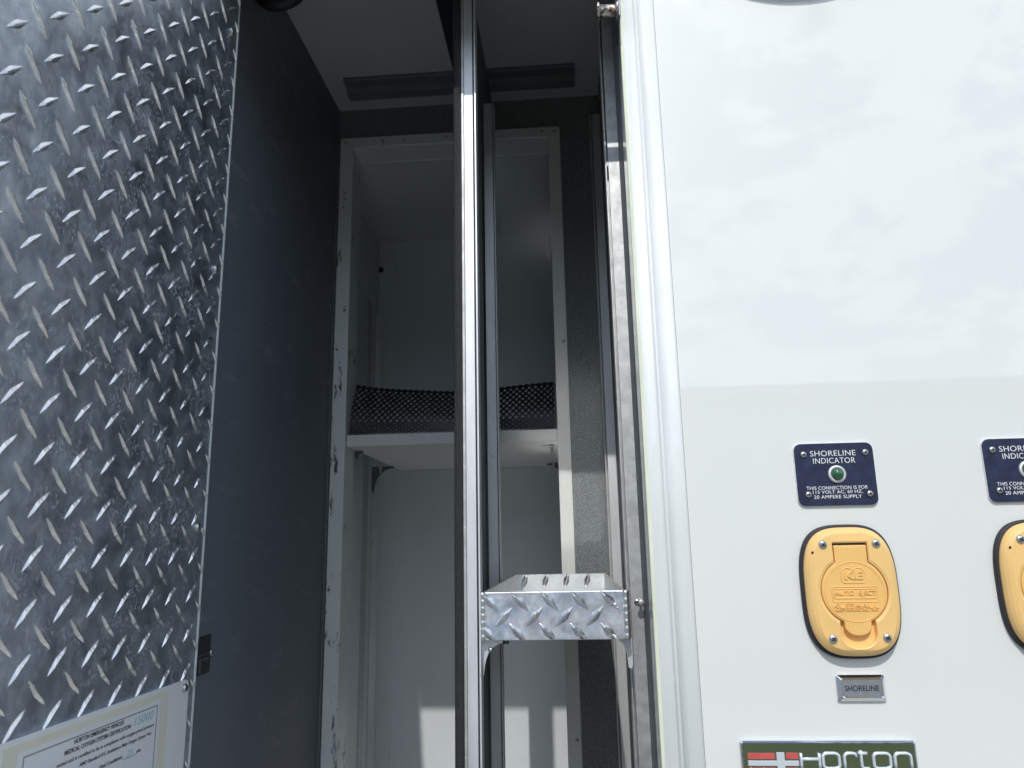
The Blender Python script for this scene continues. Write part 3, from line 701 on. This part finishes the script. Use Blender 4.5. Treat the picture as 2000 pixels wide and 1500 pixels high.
em = boxes('cross', [(0.1356, 0.1752, -0.0040, -0.0033, 1.3742, 1.3779), (0.1581, 0.1643, -0.0040, -0.0033, 1.3680, 1.37415), (0.1581, 0.1643, -0.0040, -0.0033, 1.37795, 1.3840)], M['badge_letter'], bd, 0.0002)
for x0, x1_, z0, z1 in ((0.1355, 0.1570, 1.3792, 1.3836), (0.1654, 0.1752, 1.3792, 1.3838), (0.1355, 0.1570, 1.3684, 1.3729), (0.1654, 0.1752, 1.3684, 1.3729)):
    prism('enamel_field', rrect(x0, x1_, z0, z1, 0.0010, 3), -0.0038, -0.0033, 'y', M['badge_red'], bd, 0.0002)
def stroke(name, path, closed=False):
    tube(name, [(0.1762 + (px - 540) * 0.0001182, -0.0037, 1.3834 - pz * 0.000086) for px, pz in path], 0.00112, M['badge_letter'], bd, 8, closed)
def arc(cx, cz, rx, rz, a0, a1, n=8): return [(cx + rx * math.cos(R(a0 + (a1 - a0) * i / n)), cz - rz * math.sin(R(a0 + (a1 - a0) * i / n))) for i in range(n + 1)]
def ohh(x0, x1): return arc(x1 - 32, 32, 32, 32, 0, 90) + arc(x0 + 32, 32, 32, 32, 90, 180) + arc(x0 + 32, 98, 32, 32, 180, 270) + arc(x1 - 32, 98, 32, 32, 270, 360)
stroke('lettering', [(548, 0), (548, 45), (548, 90), (548, 130)]); stroke('lettering', [(668, 0), (668, 45), (668, 90), (668, 130)]); stroke('lettering', [(556, 50), (600, 50), (660, 50)])
stroke('lettering', ohh(692, 798), True)
stroke('lettering', [(832, 130), (832, 80)] + arc(866, 34, 34, 34, 180, 90) + [(885, 0), (905, 4), (911, 30)])
stroke('lettering', [(942, -24), (942, 20), (942, 70)] + arc(966, 106, 24, 24, 180, 270) + [(990, 130)]); stroke('lettering', [(924, 0), (950, 0), (982, 0)])
stroke('lettering', ohh(1022, 1130), True)
stroke('lettering', [(1160, 130), (1160, 80)] + arc(1194, 34, 34, 34, 180, 90) + arc(1230, 34, 34, 34, 90, 0) + [(1264, 80), (1264, 130)])

# lamp bezel whose lower rim just enters the picture
lp = empty('oval_lamp', (0.248, 0, 2.0775), 'oval lamp with grey bezel at the top of the white panel', 'lamp')
el_ = lambda a, b: [(0.248 + a * math.cos(2 * math.pi * i / 72), 2.1312 + b * math.sin(2 * math.pi * i / 72)) for i in range(72)]
prism('bezel', el_(0.092, 0.0530), -0.012, -0.0003, 'y', M['lamp_grey'], lp, 0.003)
prism('lens', el_(0.082, 0.0440), -0.020, -0.0121, 'y', M['lamp_lens'], lp, 0.005)

# rusty striker pin on the frame
st = empty('latch_striker', (0.055, 0.0, 2.066), 'rusty steel latch striker pin on the white door frame', 'striker')
V, F = [], []
prf = [(0.0004, 0.0440), (0.0085, 0.0442), (0.0092, 0.0452), (0.0090, 0.0466), (0.0062, 0.0474), (0.0060, 0.0612), (0.0064, 0.0622), (0.0098, 0.0626), (0.0098, 0.0664)]
lathe('pin', [(r, h) for r, h in prf], (0, -0.016, 2.0632), 'x', M['rust'], st, 24)
lathe('washer', [(0.0105, 0.0642), (0.0105, 0.0664)], (0, -0.016, 2.0632), 'x', M['alu_dull'], st, 24)
box('mounting_plate', 0.0646, 0.0665, -0.028, 0.018, 2.048, 2.090, M['bracket_dark'], st, 0.0005)

# ribbed cable loop in the upper left corner
cp = [( -0.3120 + 0.0235 * math.cos(a), 0.062 + 0.006 * math.sin(a), 2.1835 + 0.0240 * math.sin(a)) for a in [R(150 + 240 * i / 60) for i in range(61)]]
cp = [(cp[0][0] - 0.004, 0.060, 2.2365)] + cp + [(cp[-1][0] + 0.004, 0.060, 2.2365)]
cl = tube('cable_loop', cp, 0.0072, M['rubber'], None, 12, False, 0.0009, 2)
tag(cl, 'black ribbed cable loop hanging from the compartment ceiling beside the open door', 'cable')

# black label on the left wall
lb = empty('warning_label', (XL, 0.045, 1.438), 'small black label on the charcoal wall beside the door edge', 'label')
box('panel', XL + 0.0002, XL + 0.0010, 0.018, 0.0578, 1.4565, 1.4728, M['label_black'], lb)
box('panel', XL + 0.0002, XL + 0.0010, 0.018, 0.0582, 1.4385, 1.4553, M['label_black'], lb)
box('printed_bar', XL + 0.0011, XL + 0.0012, 0.036, 0.0400, 1.4405, 1.4530, M['label_grey'], lb)
box('printed_bar', XL + 0.0011, XL + 0.0012, 0.044, 0.0545, 1.4505, 1.4525, M['label_grey'], lb)
screw(lb, (XL + 0.001, 0.0585, 1.4560), 0.0028, 'x')
